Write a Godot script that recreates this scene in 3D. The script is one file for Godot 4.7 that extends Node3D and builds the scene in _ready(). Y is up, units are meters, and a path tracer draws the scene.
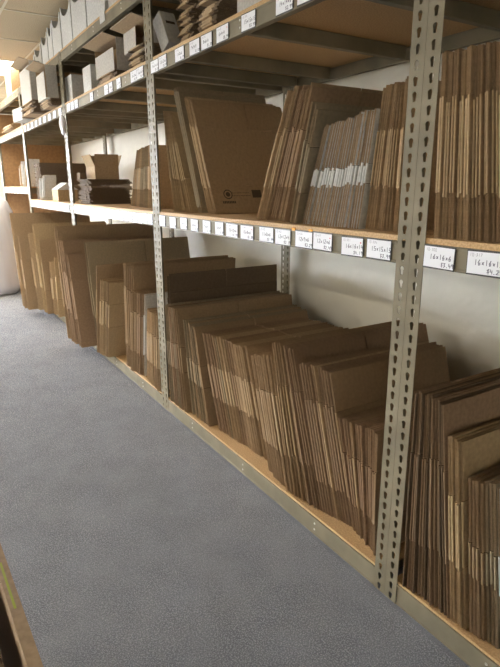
extends Node3D

const X := 1.552          # aisle face of the shelving
const ZP := [1.05, -1.387, -3.825, -6.263, -8.70, -11.14]   # bay lines along the wall
const DEEP := 1.22
var rng := RandomNumberGenerator.new()
var used := {}
var M := {}

# ---------------------------------------------------------------- helpers
func numbered(n: String) -> String:
	if not used.has(n):
		used[n] = 0
		return n
	used[n] += 1
	return "%s_%03d" % [n, used[n]]

func tag(o: Node, label := "", category := "", group := "", kind := "") -> Node:
	if label != "": o.set_meta("label", label)
	if category != "": o.set_meta("category", category)
	if group != "": o.set_meta("group", group)
	if kind != "": o.set_meta("kind", kind)
	return o

func thing(called: String, label: String, category: String, at: Vector3, group := "") -> Node3D:
	var o := Node3D.new()
	o.name = numbered(called)
	add_child(o)
	o.position = at
	tag(o, label, category, group)
	return o

func newst() -> SurfaceTool:
	var st := SurfaceTool.new()
	st.begin(Mesh.PRIMITIVE_TRIANGLES)
	st.set_smooth_group(-1)
	return st

func tri(st: SurfaceTool, a: Vector3, b: Vector3, c: Vector3) -> void:
	st.add_vertex(a); st.add_vertex(b); st.add_vertex(c)

func quad(st: SurfaceTool, a: Vector3, b: Vector3, c: Vector3, d: Vector3) -> void:
	tri(st, a, b, c); tri(st, a, c, d)

func bx(st: SurfaceTool, a: Vector3, b: Vector3) -> void:
	var p := [Vector3(a.x, a.y, a.z), Vector3(b.x, a.y, a.z), Vector3(b.x, b.y, a.z), Vector3(a.x, b.y, a.z),
		Vector3(a.x, a.y, b.z), Vector3(b.x, a.y, b.z), Vector3(b.x, b.y, b.z), Vector3(a.x, b.y, b.z)]
	for f in [[0, 1, 2, 3], [5, 4, 7, 6], [4, 0, 3, 7], [1, 5, 6, 2], [3, 2, 6, 7], [4, 5, 1, 0]]:
		quad(st, p[f[0]], p[f[1]], p[f[2]], p[f[3]])

# a box with small chamfers along every edge
func cbx(st: SurfaceTool, a: Vector3, b: Vector3, c: float) -> void:
	var m := (a + b) * 0.5
	var h := (b - a) * 0.5
	c = min(c, min(h.x, min(h.y, h.z)) * 0.9)
	var fx := func(s: Array, k: int) -> Vector3:
		var v := Vector3(s[0] * h.x, s[1] * h.y, s[2] * h.z)
		for i in 3:
			if i != k: v[i] -= s[i] * c
		return m + v
	for k in 3:
		var i := (k + 1) % 3
		var j := (k + 2) % 3
		for sg in [-1, 1]:
			var s := [0, 0, 0]
			var q: Array = []
			for e in [[-1, -1], [1, -1], [1, 1], [-1, 1]]:
				s[k] = sg; s[i] = e[0]; s[j] = e[1]
				q.append(fx.call(s.duplicate(), k))
			if sg > 0: quad(st, q[3], q[2], q[1], q[0])
			else: quad(st, q[0], q[1], q[2], q[3])
	for k in 3:                                   # edges along k
		var i := (k + 1) % 3
		var j := (k + 2) % 3
		for si in [-1, 1]:
			for sj in [-1, 1]:
				var lo := [0, 0, 0]
				lo[k] = -1; lo[i] = si; lo[j] = sj
				var hi := lo.duplicate()
				hi[k] = 1
				var a1: Vector3 = fx.call(lo, i)
				var b1: Vector3 = fx.call(hi, i)
				var a2: Vector3 = fx.call(lo, j)
				var b2: Vector3 = fx.call(hi, j)
				if si * sj > 0: quad(st, a2, b2, b1, a1)
				else: quad(st, a1, b1, b2, a2)

# extrude a closed profile (x, y points, counter-clockwise seen from +z) from z0 to z1
func extrude(st: SurfaceTool, pts: PackedVector2Array, z0: float, z1: float, caps := true) -> void:
	var n := pts.size()
	for i in n:
		var p := pts[i]
		var q := pts[(i + 1) % n]
		quad(st, Vector3(p.x, p.y, z1), Vector3(p.x, p.y, z0), Vector3(q.x, q.y, z0), Vector3(q.x, q.y, z1))
	if caps:
		var t := Geometry2D.triangulate_polygon(pts)
		for k in range(0, t.size(), 3):
			var a := pts[t[k]]; var b := pts[t[k + 1]]; var c := pts[t[k + 2]]
			if (b - a).cross(c - a) < 0:
				var w := b; b = c; c = w
			tri(st, Vector3(a.x, a.y, z1), Vector3(c.x, c.y, z1), Vector3(b.x, b.y, z1))
			tri(st, Vector3(a.x, a.y, z0), Vector3(b.x, b.y, z0), Vector3(c.x, c.y, z0))

func fin(st: SurfaceTool, m: Material, into: ArrayMesh = null) -> ArrayMesh:
	st.generate_normals()
	var am := st.commit(into) if into else st.commit()
	am.surface_set_material(am.get_surface_count() - 1, m)
	return am

func part(called: String, mesh: Mesh, parent: Node, at := Vector3.ZERO) -> MeshInstance3D:
	var o := MeshInstance3D.new()
	o.mesh = mesh
	o.name = called
	o.cast_shadow = GeometryInstance3D.SHADOW_CASTING_SETTING_ON
	parent.add_child(o, true)
	o.position = at
	return o

func boxpart(called: String, a: Vector3, b: Vector3, m: Material, parent: Node, ch := 0.0) -> MeshInstance3D:
	var st := newst()
	var c := Vector3((a.x + b.x) * 0.5, a.y, (a.z + b.z) * 0.5)
	if ch > 0: cbx(st, a - c, b - c, ch)
	else: bx(st, a - c, b - c)
	return part(called, fin(st, m), parent, c)

func structure(called: String, a: Vector3, b: Vector3, m: Material, label: String) -> MeshInstance3D:
	var o := boxpart(called, a, b, m, self)
	tag(o, label, called.split("_")[0], "", "structure")
	return o

func rr(a: float, b: float) -> float:
	return rng.randf_range(a, b)

# ---------------------------------------------------------------- materials
func noise_tex(freq: float, c0: Color, c1: Color, seed_: int, size := 256, oct := 4, stretch := false) -> Texture2D:
	var n := FastNoiseLite.new()
	n.seed = seed_
	n.frequency = freq
	n.noise_type = FastNoiseLite.TYPE_SIMPLEX_SMOOTH
	n.fractal_octaves = oct
	var g := Gradient.new()
	g.set_color(0, c0); g.set_color(1, c1)
	var t := NoiseTexture2D.new()
	t.width = size; t.height = size
	t.seamless = true
	t.noise = n
	t.color_ramp = g
	return t

func bump_tex(freq: float, seed_: int, strength: float, size := 256) -> Texture2D:
	var n := FastNoiseLite.new()
	n.seed = seed_
	n.frequency = freq
	n.fractal_octaves = 4
	var t := NoiseTexture2D.new()
	t.width = size; t.height = size
	t.seamless = true
	t.as_normal_map = true
	t.bump_strength = strength
	t.noise = n
	return t

func mat(c: Color, rough: float, metal := 0.0) -> StandardMaterial3D:
	var m := StandardMaterial3D.new()
	m.albedo_color = c
	m.roughness = rough
	m.metallic = metal
	return m

func grain(m: StandardMaterial3D, tex: Texture2D, scale: Vector3, normal: Texture2D = null, depth := 0.4) -> StandardMaterial3D:
	m.albedo_texture = tex
	m.uv1_triplanar = true
	m.uv1_world_triplanar = true
	m.uv1_scale = scale
	if normal:
		m.normal_enabled = true
		m.normal_texture = normal
		m.normal_scale = depth
	return m

func build_materials() -> void:
	var fib := noise_tex(0.05, Color(0.86, 0.86, 0.86), Color(1, 1, 1), 3, 256, 5)
	var blot := noise_tex(0.012, Color(0.82, 0.82, 0.82), Color(1, 1, 1), 9, 256, 4)
	var fine := bump_tex(0.16, 5, 3.0)
	var kr := {"kraft": Color(0.68, 0.58, 0.455), "kraft_pale": Color(0.77, 0.67, 0.535), "kraft_yellow": Color(0.75, 0.655, 0.51),
		"kraft_grey": Color(0.63, 0.57, 0.47), "kraft_red": Color(0.645, 0.54, 0.435), "kraft_dark": Color(0.46, 0.39, 0.315), "white_board": Color(0.86, 0.86, 0.85), "grey_board": Color(0.80, 0.785, 0.755)}
	for k in kr:
		var m := grain(mat(kr[k], 0.82), fib, Vector3(3.1, 3.1, 3.1), fine, 0.12)
		m.metallic_specular = 0.3
		M[k] = m
	M.flute = grain(mat(Color(0.52, 0.41, 0.31), 0.95), noise_tex(0.22, Color(0.45, 0.45, 0.45), Color(1, 1, 1), 21, 256, 3), Vector3(2.2, 2.2, 2.2))
	M.flute.metallic_specular = 0.1
	M.raw = grain(mat(Color(0.77, 0.655, 0.525), 0.95), noise_tex(0.30, Color(0.45, 0.44, 0.42), Color(1.15, 1.15, 1.15), 22, 512, 2), Vector3(1.3, 1.3, 1.3))
	M.raw.metallic_specular = 0.1
	M.steel = grain(mat(Color(0.555, 0.52, 0.435), 0.55), blot, Vector3(0.9, 0.9, 0.9), bump_tex(0.12, 8, 2.0), 0.08)
	M.steel.metallic_specular = 0.22
	M.bolt = mat(Color(0.78, 0.77, 0.73), 0.3, 0.9)
	var chip := noise_tex(0.11, Color(0.78, 0.73, 0.66), Color(1, 1, 1), 14, 512, 3)
	M.chip = grain(mat(Color(0.83, 0.70, 0.51), 0.75), chip, Vector3(1.6, 1.6, 1.6), fine, 0.2)
	M.wall = grain(mat(Color(0.90, 0.885, 0.83), 0.8), blot, Vector3(0.25, 0.25, 0.25), bump_tex(0.2, 11, 2.0), 0.1)
	M.wall.albedo_texture = noise_tex(0.03, Color(0.95, 0.95, 0.95), Color(1, 1, 1), 31, 256, 4)
	M.peg = grain(mat(Color(0.66, 0.51, 0.34), 0.7), fib, Vector3(1.2, 1.2, 1.2))
	M.tile = grain(mat(Color(0.87, 0.79, 0.65), 0.95), noise_tex(0.24, Color(0.80, 0.78, 0.74), Color(1, 1, 1), 41, 512, 3), Vector3(1.4, 1.4, 1.4), bump_tex(0.2, 42, 4.0), 0.4)
	M.tbar = mat(Color(0.88, 0.84, 0.74), 0.5)
	M.glowlamp = mat(Color(0.95, 0.95, 0.93), 0.5)
	M.glowlamp.emission_enabled = true
	M.glowlamp.emission = Color(1.0, 0.97, 0.915)
	M.glowlamp.emission_energy_multiplier = 6.0
	M.frame = mat(Color(0.90, 0.90, 0.90), 0.4)
	# carpet: pile tone at two scales and a rough normal
	var cp := noise_tex(0.2, Color(0.78, 0.785, 0.80), Color(1, 1, 1), 51, 512, 3)
	M.carpet = grain(mat(Color(0.61, 0.62, 0.645), 1.0), cp, Vector3(2.2, 2.2, 2.2), bump_tex(0.11, 52, 8.0, 512), 1.0)
	M.carpet.metallic_specular = 0.05
	M.carpet.rim_enabled = true
	M.carpet.rim = 1.0
	M.carpet.rim_tint = 0.5
	M.carpet.detail_enabled = true
	M.carpet.detail_blend_mode = BaseMaterial3D.BLEND_MODE_MUL
	M.carpet.detail_uv_layer = BaseMaterial3D.DETAIL_UV_2
	M.carpet.detail_albedo = noise_tex(0.035, Color(0.85, 0.85, 0.86), Color(1, 1, 1), 53, 256, 5)
	M.carpet.uv2_triplanar = true
	M.carpet.uv2_world_triplanar = true
	M.carpet.uv2_scale = Vector3(0.42, 0.42, 0.42)
	M.black = mat(Color(0.06, 0.055, 0.05), 0.6)
	M.ink = mat(Color(0.30, 0.25, 0.19), 0.8)
	M.plastic = mat(Color(0.84, 0.83, 0.85), 0.4)
	M.plastic.clearcoat_enabled = true
	M.plastic.clearcoat = 0.4
	M.yellow = mat(Color(0.95, 0.66, 0.12), 0.6)
	M.lime = mat(Color(0.62, 0.66, 0.20), 0.6)
	M.holder = mat(Color(0.20, 0.20, 0.21), 0.4)

# ---------------------------------------------------------------- card print: hand-drawn strokes in one atlas
const GLYPH := {
	"0": [[.2, 0, .8, 0], [.8, 0, .9, 1], [.9, 1, .2, 1], [.2, 1, .2, 0]], "1": [[.5, 0, .5, 1]],
	"2": [[.1, .1, .8, 0], [.8, 0, .8, .45], [.8, .45, .1, 1], [.1, 1, .9, 1]], "3": [[.1, 0, .8, 0], [.8, 0, .4, .45], [.4, .45, .85, .7], [.85, .7, .1, 1]],
	"4": [[.2, 0, .1, .55], [.1, .55, .9, .55], [.7, .2, .7, 1]], "5": [[.8, 0, .2, 0], [.2, 0, .2, .45], [.2, .45, .8, .6], [.8, .6, .7, 1], [.7, 1, .1, 1]],
	"6": [[.7, 0, .2, .6], [.2, .6, .3, 1], [.3, 1, .8, .9], [.8, .9, .75, .55], [.75, .55, .2, .65]], "7": [[.1, 0, .9, 0], [.9, 0, .4, 1]],
	"8": [[.5, .45, .2, .2], [.2, .2, .5, 0], [.5, 0, .8, .2], [.8, .2, .2, .8], [.2, .8, .5, 1], [.5, 1, .8, .8], [.8, .8, .5, .45]],
	"9": [[.8, .4, .2, .35], [.2, .35, .3, 0], [.3, 0, .8, .05], [.8, .05, .6, 1]], "x": [[.25, .4, .75, .85], [.75, .4, .25, .85]],
	"$": [[.85, .1, .2, .2], [.2, .2, .8, .7], [.8, .7, .15, .85], [.5, -.1, .5, 1.1]], ".": [[.45, .95, .6, 1.0]], "-": [[.25, .55, .75, .55]], " ": []}

func stroke(img: Image, a: Vector2, b: Vector2, r: float, c: Color) -> void:
	var n := int(a.distance_to(b)) * 2 + 1
	for i in n + 1:
		var p := a.lerp(b, float(i) / n)
		var k := int(ceil(r))
		img.fill_rect(Rect2i(int(p.x - r), int(p.y - r), max(1, k * 2 - 1), max(1, k * 2 - 1)), c)

func scribe(img: Image, at: Vector2, s: String, size: float, r: float, c: Color) -> void:
	for ch in s:
		for l in GLYPH[ch]:
			var j := Vector2(rr(-.06, .06), rr(-.06, .06)) * size
			stroke(img, at + Vector2(l[0] * size * .6, l[1] * size) + j, at + Vector2(l[2] * size * .6, l[3] * size) + j, r, c)
		at.x += size * 0.72

const CARDS := [["16x16x6", "$3.49"], ["16x16x12", "$4.29"], ["15x15x15", "$3.99"], ["16x16x14", "$4.19"], ["14x14x16", "$3.89"], ["14x14x6", "$2.99"],
	["13x13x6", "$2.79"], ["12x12x6", "$2.49"], ["12x9x6", "$2.29"], ["12x12x4", "$2.19"], ["11x8x6", "$1.99"], ["10x8x6", "$1.89"],
	["10x10x6", "$1.99"], ["9x9x9", "$1.89"], ["9x6x4", "$1.49"], ["8x8x6", "$1.59"], ["8x6x4", "$1.39"], ["7x7x7", "$1.49"], ["6x6x6", "$1.29"], ["6x4x4", "$0.99"]]
var atlas_mat: StandardMaterial3D
var card_mesh: Array = []

func build_cards() -> void:
	var img := Image.create(1024, 512, false, Image.FORMAT_RGB8)
	img.fill(Color(0.93, 0.94, 0.96))
	for i in CARDS.size():
		var o := Vector2((i % 6) * 170, int(i / 6.0) * 112)
		scribe(img, o + Vector2(12, 10), "10-%d" % (300 + i * 17), 14, 1.0, Color(0.45, 0.45, 0.5))
		scribe(img, o + Vector2(34, 40), CARDS[i][0], 24, 1.6, Color(0.42, 0.42, 0.48))
		scribe(img, o + Vector2(98, 80), CARDS[i][1], 20, 1.6, Color(0.42, 0.42, 0.48))
		if i % 4 == 3: img.fill_rect(Rect2i(int(o.x) + 146, int(o.y) + 22, 8, 8), Color(0.85, 0.45, 0.45))
	atlas_mat = mat(Color(1, 1, 1), 0.45)
	atlas_mat.metallic_specular = 0.2
	atlas_mat.roughness = 0.7
	atlas_mat.albedo_texture = ImageTexture.create_from_image(img)
	for i in CARDS.size():
		for wide in [0.128, 0.10]:
			var w: float = wide
			var st := newst()
			bx(st, Vector3(-0.004, -0.041, -w * .5 - .003), Vector3(0, 0.041, w * .5 + .003))
			var am := fin(st, M.holder)
			st = newst()
			var u0 := (i % 6) * 170 / 1024.0
			var v0 := int(i / 6.0) * 112 / 512.0
			var u1 := u0 + 166 / 1024.0
			var v1 := v0 + 108 / 512.0
			var q := [[Vector3(-.0048, .036, -w * .5), Vector2(u0, v0)], [Vector3(-.0048, .036, w * .5), Vector2(u1, v0)],
				[Vector3(-.0048, -.036, w * .5), Vector2(u1, v1)], [Vector3(-.0048, -.036, -w * .5), Vector2(u0, v1)]]
			for k in [0, 1, 2, 0, 2, 3]:
				st.set_uv(q[k][1]); st.add_vertex(q[k][0])
			card_mesh.append(fin(st, atlas_mat, am))

# ---------------------------------------------------------------- shelving
var post_mesh: ArrayMesh
var rivet_mesh: ArrayMesh

func build_post_mesh() -> void:
	# an angle post: an aisle flange with a column of keyholes and a plain return flange
	var st := newst()
	var w := 0.031
	var pitch := 0.0505
	var key := PackedVector2Array()
	for k in 9:
		var a := deg_to_rad(-40 + k * 260 / 8.0)
		key.append(Vector2(cos(a) * .0098, .005 + sin(a) * .0098))
	key.append(Vector2(-.0058, -.0155)); key.append(Vector2(0, -.018)); key.append(Vector2(.0058, -.0155))
	var th := 0.0025
	var n := key.size()
	for c in 61:
		var y0 := c * pitch
		var cy := y0 + pitch * .5
		var hh := pitch * .5
		var rim := PackedVector2Array()
		var inn := PackedVector2Array()
		for i in n:
			var p := key[i]
			var q := key[(i + 1) % n]
			inn.append(p)
			rim.append(p * min(w / max(abs(p.x), 1e-5), hh / max(abs(p.y), 1e-5)))
			var rq: Vector2 = q * min(w / max(abs(q.x), 1e-5), hh / max(abs(q.y), 1e-5))
			var rp := rim[rim.size() - 1]
			if abs(abs(rp.x) - w) < 1e-5 and abs(abs(rq.y) - hh) < 1e-5 and abs(abs(rq.x) - w) > 1e-5:
				inn.append(q); rim.append(Vector2(sign(rp.x) * w, sign(rq.y) * hh))
			elif abs(abs(rp.y) - hh) < 1e-5 and abs(abs(rq.x) - w) < 1e-5 and abs(abs(rp.x) - w) > 1e-5:
				inn.append(q); rim.append(Vector2(sign(rq.x) * w, sign(rp.y) * hh))
		var m := rim.size()
		for i in m:
			var j := (i + 1) % m
			for s in 2:
				var x := th * s
				var a3 := Vector3(x, cy + inn[i].y, inn[i].x)
				var b3 := Vector3(x, cy + rim[i].y, rim[i].x)
				var c3 := Vector3(x, cy + rim[j].y, rim[j].x)
				var d3 := Vector3(x, cy + inn[j].y, inn[j].x)
				if s == 0: quad(st, a3, b3, c3, d3)
				else: quad(st, d3, c3, b3, a3)
			if inn[i].distance_to(inn[j]) > 1e-6:
				quad(st, Vector3(0, cy + inn[i].y, inn[i].x), Vector3(0, cy + inn[j].y, inn[j].x), Vector3(th, cy + inn[j].y, inn[j].x), Vector3(th, cy + inn[i].y, inn[i].x))
	var top := 61 * pitch
	bx(st, Vector3(0, 0, w), Vector3(.040, top, w + .0025))
	bx(st, Vector3(0, 0, -w - .0006), Vector3(th, top, -w))
	post_mesh = fin(st, M.steel)
	var r := newst()
	for k in 8:
		var a0 := TAU * k / 8
		var a1 := TAU * (k + 1) / 8
		var rad := 0.0065
		var p0 := Vector3(0, cos(a0) * rad, sin(a0) * rad)
		var p1 := Vector3(0, cos(a1) * rad, sin(a1) * rad)
		var q0 := p0 * .6 - Vector3(.003, 0, 0)
		var q1 := p1 * .6 - Vector3(.003, 0, 0)
		quad(r, p0, q0, q1, p1)
		tri(r, q0, Vector3(-.0038, 0, 0), q1)
	rivet_mesh = fin(r, M.bolt)

func beam_mesh(z0: float, z1: float, hgt: float) -> ArrayMesh:
	# channel: face with a rolled bead along the top and the bottom, and a flange under the board
	var st := newst()
	var p := PackedVector2Array([Vector2(.0, .012), Vector2(-.003, .009), Vector2(-.003, .003), Vector2(0, 0), Vector2(.035, 0), Vector2(.035, .003), Vector2(.004, .003),
		Vector2(.004, hgt - .003), Vector2(.012, hgt - .003), Vector2(.012, hgt), Vector2(-.001, hgt), Vector2(-.003, hgt - .003), Vector2(-.003, hgt - .008), Vector2(0, hgt - .011)])
	extrude(st, p, z0, z1)
	return fin(st, M.steel)

func shelving_bay(i: int, levels: Array, label: String, cards: Dictionary) -> void:
	var z1: float = ZP[i]          # near end
	var z0: float = ZP[i + 1]      # far end
	var u := thing("shelving_unit", label, "shelving", Vector3(X, 0, (z0 + z1) * .5), "steel shelving units along the wall")
	var L := (z1 - z0) * .5
	for s in [-1, 1]:
		for back in 2:
			var p := part("post", post_mesh, u, Vector3(0.0 if back == 0 else DEEP - .045, 0.004, s * (L - .034)))
			if s < 0: p.rotation.x = 0; p.scale.z = -1.0
	var b0 := -L + .068
	var b1 := L - .068
	for k in levels.size():
		var top: float = levels[k]
		var hb := 0.098 if k == 0 else 0.084
		var yb := 0.004 if k == 0 else top - 0.106
		var front := part("beam", beam_mesh(b0, b1, hb), u, Vector3(.003, yb, 0))
		var rear := part("beam", beam_mesh(b0, b1, hb), u, Vector3(DEEP - .004, yb, 0))
		rear.rotation.y = PI
		boxpart("shelf_board", Vector3(.006, yb + hb + .0005, -L + .036), Vector3(DEEP - .012, top, L - .036), M.chip, u, .0015)
		for tz in [-L + .10, -L + .50, 0.0, L - .50, L - .10]:
			var tw := .019
			boxpart("tie_bar", Vector3(.042, yb + .006, tz - tw), Vector3(DEEP - .045, yb + hb - .001, tz + tw), M.steel, u, .003)
		for tz in [-L + .50, 0.0, L - .50]:
			for yy in [.032, .066]:
				part("rivet", rivet_mesh, front, Vector3(0, yy, tz))
		if cards.has(k):
			for c in cards[k]:
				var cz: float = c[0] - (z0 + z1) * .5
				part("price_card", card_mesh[int(c[1]) * 2 + int(c[2])], front, Vector3(-.0008, hb * .5 + rr(-.002, .003), cz)).rotation.x = rr(-.02, .02)

# ---------------------------------------------------------------- flattened cartons
# a folded carton standing on its edge: closed body with folded sides, and above and below it the two layers of raw-edged flaps
func carton_proto(w: float, h: float, t: float, fl: float, fu: float, split: float, skin: String) -> Node3D:
	var o := Node3D.new()
	var face: Material = M[skin]
	var y0 := fl * h
	var y1 := fu * h
	var st := newst()
	var prof := PackedVector2Array()
	var r := t * .5
	for k in 7:
		var a := PI * .5 + PI * k / 6.0
		prof.append(Vector2(r + cos(a) * r, sin(a) * r))
	for k in 3:
		var a := -PI * .5 + PI * k / 2.0
		prof.append(Vector2(w - r + cos(a) * r, sin(a) * r))
	var n := prof.size()
	for i in n:
		var p := prof[i]
		var q := prof[(i + 1) % n]
		quad(st, Vector3(p.x, y0, p.y), Vector3(q.x, y0, q.y), Vector3(q.x, y1, q.y), Vector3(p.x, y1, p.y))
	for i in range(1, n - 1):
		tri(st, Vector3(prof[0].x, y1, prof[0].y), Vector3(prof[i].x, y1, prof[i].y), Vector3(prof[i + 1].x, y1, prof[i + 1].y))
		tri(st, Vector3(prof[0].x, y0, prof[0].y), Vector3(prof[i + 1].x, y0, prof[i + 1].y), Vector3(prof[i].x, y0, prof[i].y))
	part("body", fin(st, face), o)
	var xm := w * split
	for lay in [-1, 1]:
		for up in 2:
			var ya := (y1 + .0015) if up else 0.0
			var yb := h if up else y0 - .0015
			var liner := newst()
			var core := newst()
			var raw := newst()
			if yb - ya < .004: continue
			var zc: float = lay * t * .26
			var hs := t * .20
			var lt := hs * .36
			for seg in [[.005, xm - .0055], [xm + .0055, w - .005]]:
				for s in [-1, 1]:
					var za: float = zc + s * hs
					var zb: float = zc + s * (hs - lt)
					sheet(liner, raw, Vector3(seg[0], ya, min(za, zb)), Vector3(seg[1], yb, max(za, zb)))
				var rc := .011
				bx(core, Vector3(seg[0] + rc, ya + (0.0 if up else rc), zc - hs + lt), Vector3(seg[1] - rc, yb - (rc if up else 0.0), zc + hs - lt))
			var white := skin == "white_board"
			var am := fin(liner, M.kraft if white else face)
			fin(core, M.flute, am)
			fin(raw, M.raw, am)
			if white:
				var print_side := newst()
				for seg in [[.005, xm - .004], [xm + .004, w - .005]]:
					var zo: float = zc + lay * (hs + .0002)
					bx(print_side, Vector3(seg[0], ya, zo - .0002), Vector3(seg[1], yb, zo + .0002))
				fin(print_side, face, am)
			part("top_flap" if up else "bottom_flap", am, o)
	return o

# one liner of a board: broad faces in one tool, cut edges in the other
func sheet(faces: SurfaceTool, edges: SurfaceTool, a: Vector3, b: Vector3) -> void:
	var p := [Vector3(a.x, a.y, a.z), Vector3(b.x, a.y, a.z), Vector3(b.x, b.y, a.z), Vector3(a.x, b.y, a.z),
		Vector3(a.x, a.y, b.z), Vector3(b.x, a.y, b.z), Vector3(b.x, b.y, b.z), Vector3(a.x, b.y, b.z)]
	for f in [[0, 1, 2, 3], [5, 4, 7, 6]]: quad(faces, p[f[0]], p[f[1]], p[f[2]], p[f[3]])
	for f in [[4, 0, 3, 7], [1, 5, 6, 2], [3, 2, 6, 7], [4, 5, 1, 0]]: quad(edges, p[f[0]], p[f[1]], p[f[2]], p[f[3]])

# a row of cartons standing on edge, front edges in line, leaning together
func row(d: Dictionary) -> Array:
	var lb: float = abs(d.zb[1] - d.zb[0])
	var lt: float = abs(d.zt[1] - d.zt[0])
	var pitch: float = d.get("pitch", .013)
	var n: int = d.get("n", max(1, int(round(max(lb, lt * .8) / pitch)) + 1))
	var h0: float = d.h[0]
	var h1: float = d.h[1]
	var hm := (h0 + h1) * .5
	var lean_m := asin(clamp((d.zb[0] + d.zb[1] - d.zt[0] - d.zt[1]) * .5 / hm, -.9, .9))
	var t: float = d.get("t", min(d.get("fill", .72) * min(lb, lt) / max(1, n - 1) * cos(lean_m), .024) if n > 1 else .011)
	var protos: Array = []
	for s in d.skins:
		for v in [-.010, .004, .014]: protos.append(carton_proto(d.w, hm, t, max(.0, d.cr[0] + v), min(1.0, d.cr[1] + v), d.get("split", .5), s))
	var made: Array = []
	var y: float = d.get("y", .1155)
	var run := 0
	var pick := 0
	for i in n:
		var f := 0.5 if n == 1 else float(i) / (n - 1)
		if run <= 0:
			run = rng.randi_range(1, d.get("run", 4))
			pick = rng.randi_range(0, d.skins.size() - 1)
		run -= 1
		var o: Node3D = protos[pick * 3 + rng.randi_range(0, 2)].duplicate()
		o.name = numbered(d.get("called", "flattened_carton"))
		add_child(o)
		tag(o, d.label, "carton", d.group)
		var h: float = lerp(h0, h1, f) * (1.0 + rr(-1, 1) * d.get("hj", .011))
		var zb: float = lerp(d.zb[0], d.zb[1], f)
		var zt: float = lerp(d.zt[0], d.zt[1], f)
		var lean := asin(clamp((zb - zt) / lerp(h0, h1, f), -.95, .95))
		o.rotation.x = -lean
		o.rotation.y = 0.0
		o.scale = Vector3(1.0 + rr(-1, 1) * d.get("wj", .006), h / hm, 1)
		o.position = Vector3(lerp(d.x[0], d.x[1], f) + rr(-1, 1) * d.get("xj", .008), y + abs(sin(lean)) * t * .5 + .0005, zb)
		made.append(o)
	for p in protos: p.free()
	return made

# cartons lying flat on top of one another, too thin here to count: one object
func pile(d: Dictionary) -> float:
	var t: float = d.get("t", .011)
	var y: float = t * .5 + .0008
	var faces := newst()
	var edges := newst()
	var folds := newst()
	for i in int(d.n):
		var dx: float = rr(-1, 1) * d.get("xj", .012)
		var dz: float = rr(-1, 1) * d.get("zj", .008)
		for s in [-1, 1]:
			for fl in [[0.0, .22], [.22, .78], [.78, 1.0]]:
				var ins := .006 if fl[0] != .22 else 0.0
				var a := Vector3(dx + ins, y + s * t * .25 - t * .2, dz - d.h * fl[1])
				var b := Vector3(dx + d.w - ins, y + s * t * .25 + t * .2, dz - d.h * fl[0] - .001)
				if fl[0] == .22: bx(folds, a, b)
				else:
					var q := [a, b]
					bx(edges, Vector3(a.x, a.y, a.z), Vector3(b.x, b.y - .0006, b.z))
					bx(faces, Vector3(a.x, b.y - .0006, a.z), Vector3(b.x, b.y, b.z))
		y += t + .0004
	var am := fin(folds, M[d.skins[0]])
	fin(faces, M[d.skins[0]], am)
	fin(edges, M[d.skins[1]] if d.skins.size() > 1 else M.flute, am)
	var o := part(numbered("carton_pile"), am, self, Vector3(d.x, d.y, d.z))
	tag(o, d.label, "carton pile", "", "stuff")
	return d.y + y - t * .5

# a white-outside, kraft-inside carton standing as an open bin: opening towards the aisle, low front panel
func open_bin(called: String, label: String, a: Vector3, b: Vector3, front_h: float, front_w: float, skin: String, group := "") -> Node3D:
	var c := Vector3(a.x, a.y, (a.z + b.z) * .5)
	var o := thing(called, label, "box", c, group)
	var t := .004
	var out: Material = M[skin]
	var ins: Material = M.kraft_pale
	var p := a - c
	var q := b - c
	var wall_of := func(nm: String, lo: Vector3, hi: Vector3, axis: int, outer: int) -> void:
		# two skins: white outside, kraft inside
		var m := (lo[axis] + hi[axis]) * .5
		var l1 := lo; var h1 := hi; var l2 := lo; var h2 := hi
		h1[axis] = m; l2[axis] = m
		var st := newst(); bx(st, l1, h1)
		var am := fin(st, out if outer < 0 else ins)
		var st2 := newst(); bx(st2, l2, h2)
		fin(st2, out if outer > 0 else ins, am)
		part(nm, am, o)
	wall_of.call("base_panel", Vector3(p.x, p.y, p.z), Vector3(q.x, p.y + t, q.z), 1, -1)
	wall_of.call("top_panel", Vector3(p.x, q.y - t, p.z), Vector3(q.x, q.y, q.z), 1, 1)
	wall_of.call("side_panel", Vector3(p.x, p.y + t, p.z), Vector3(q.x, q.y - t, p.z + t), 2, -1)
	wall_of.call("side_panel", Vector3(p.x, p.y + t, q.z - t), Vector3(q.x, q.y - t, q.z), 2, 1)
	wall_of.call("back_panel", Vector3(q.x - t, p.y + t, p.z + t), Vector3(q.x, q.y - t, q.z - t), 0, 1)
	var fst := newst()
	bx(fst, Vector3(-.11, 0, p.z), Vector3(0, .002, q.z))
	var fam := fin(fst, ins)
	var fst2 := newst()
	bx(fst2, Vector3(-.11, .002, p.z), Vector3(0, .004, q.z))
	fin(fst2, out, fam)
	var flp := part("top_flap", fam, o, Vector3(p.x, q.y - .004, 0))
	flp.rotation.z = -.2
	wall_of.call("front_panel", Vector3(p.x, p.y + t, p.z + t), Vector3(p.x + t, p.y + front_h, p.z + t + front_w), 0, -1)
	return o

func closed_box(called: String, label: String, a: Vector3, b: Vector3, skin: String, turn := 0.0, group := "") -> Node3D:
	var c := Vector3((a.x + b.x) * .5, a.y, (a.z + b.z) * .5)
	var o := thing(called, label, "box", c, group)
	o.rotation.y = turn
	var p := a - c
	var q := b - c
	boxpart("body", p, Vector3(q.x, q.y - .004, q.z), M[skin], o, .003)
	boxpart("lid_flap", Vector3(p.x + .001, q.y - .0038, p.z + .001), Vector3(q.x - .001, q.y, -.001), M[skin], o, .001)
	boxpart("lid_flap", Vector3(p.x + .001, q.y - .0038, .001), Vector3(q.x - .001, q.y, q.z - .001), M[skin], o, .001)
	return o

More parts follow.
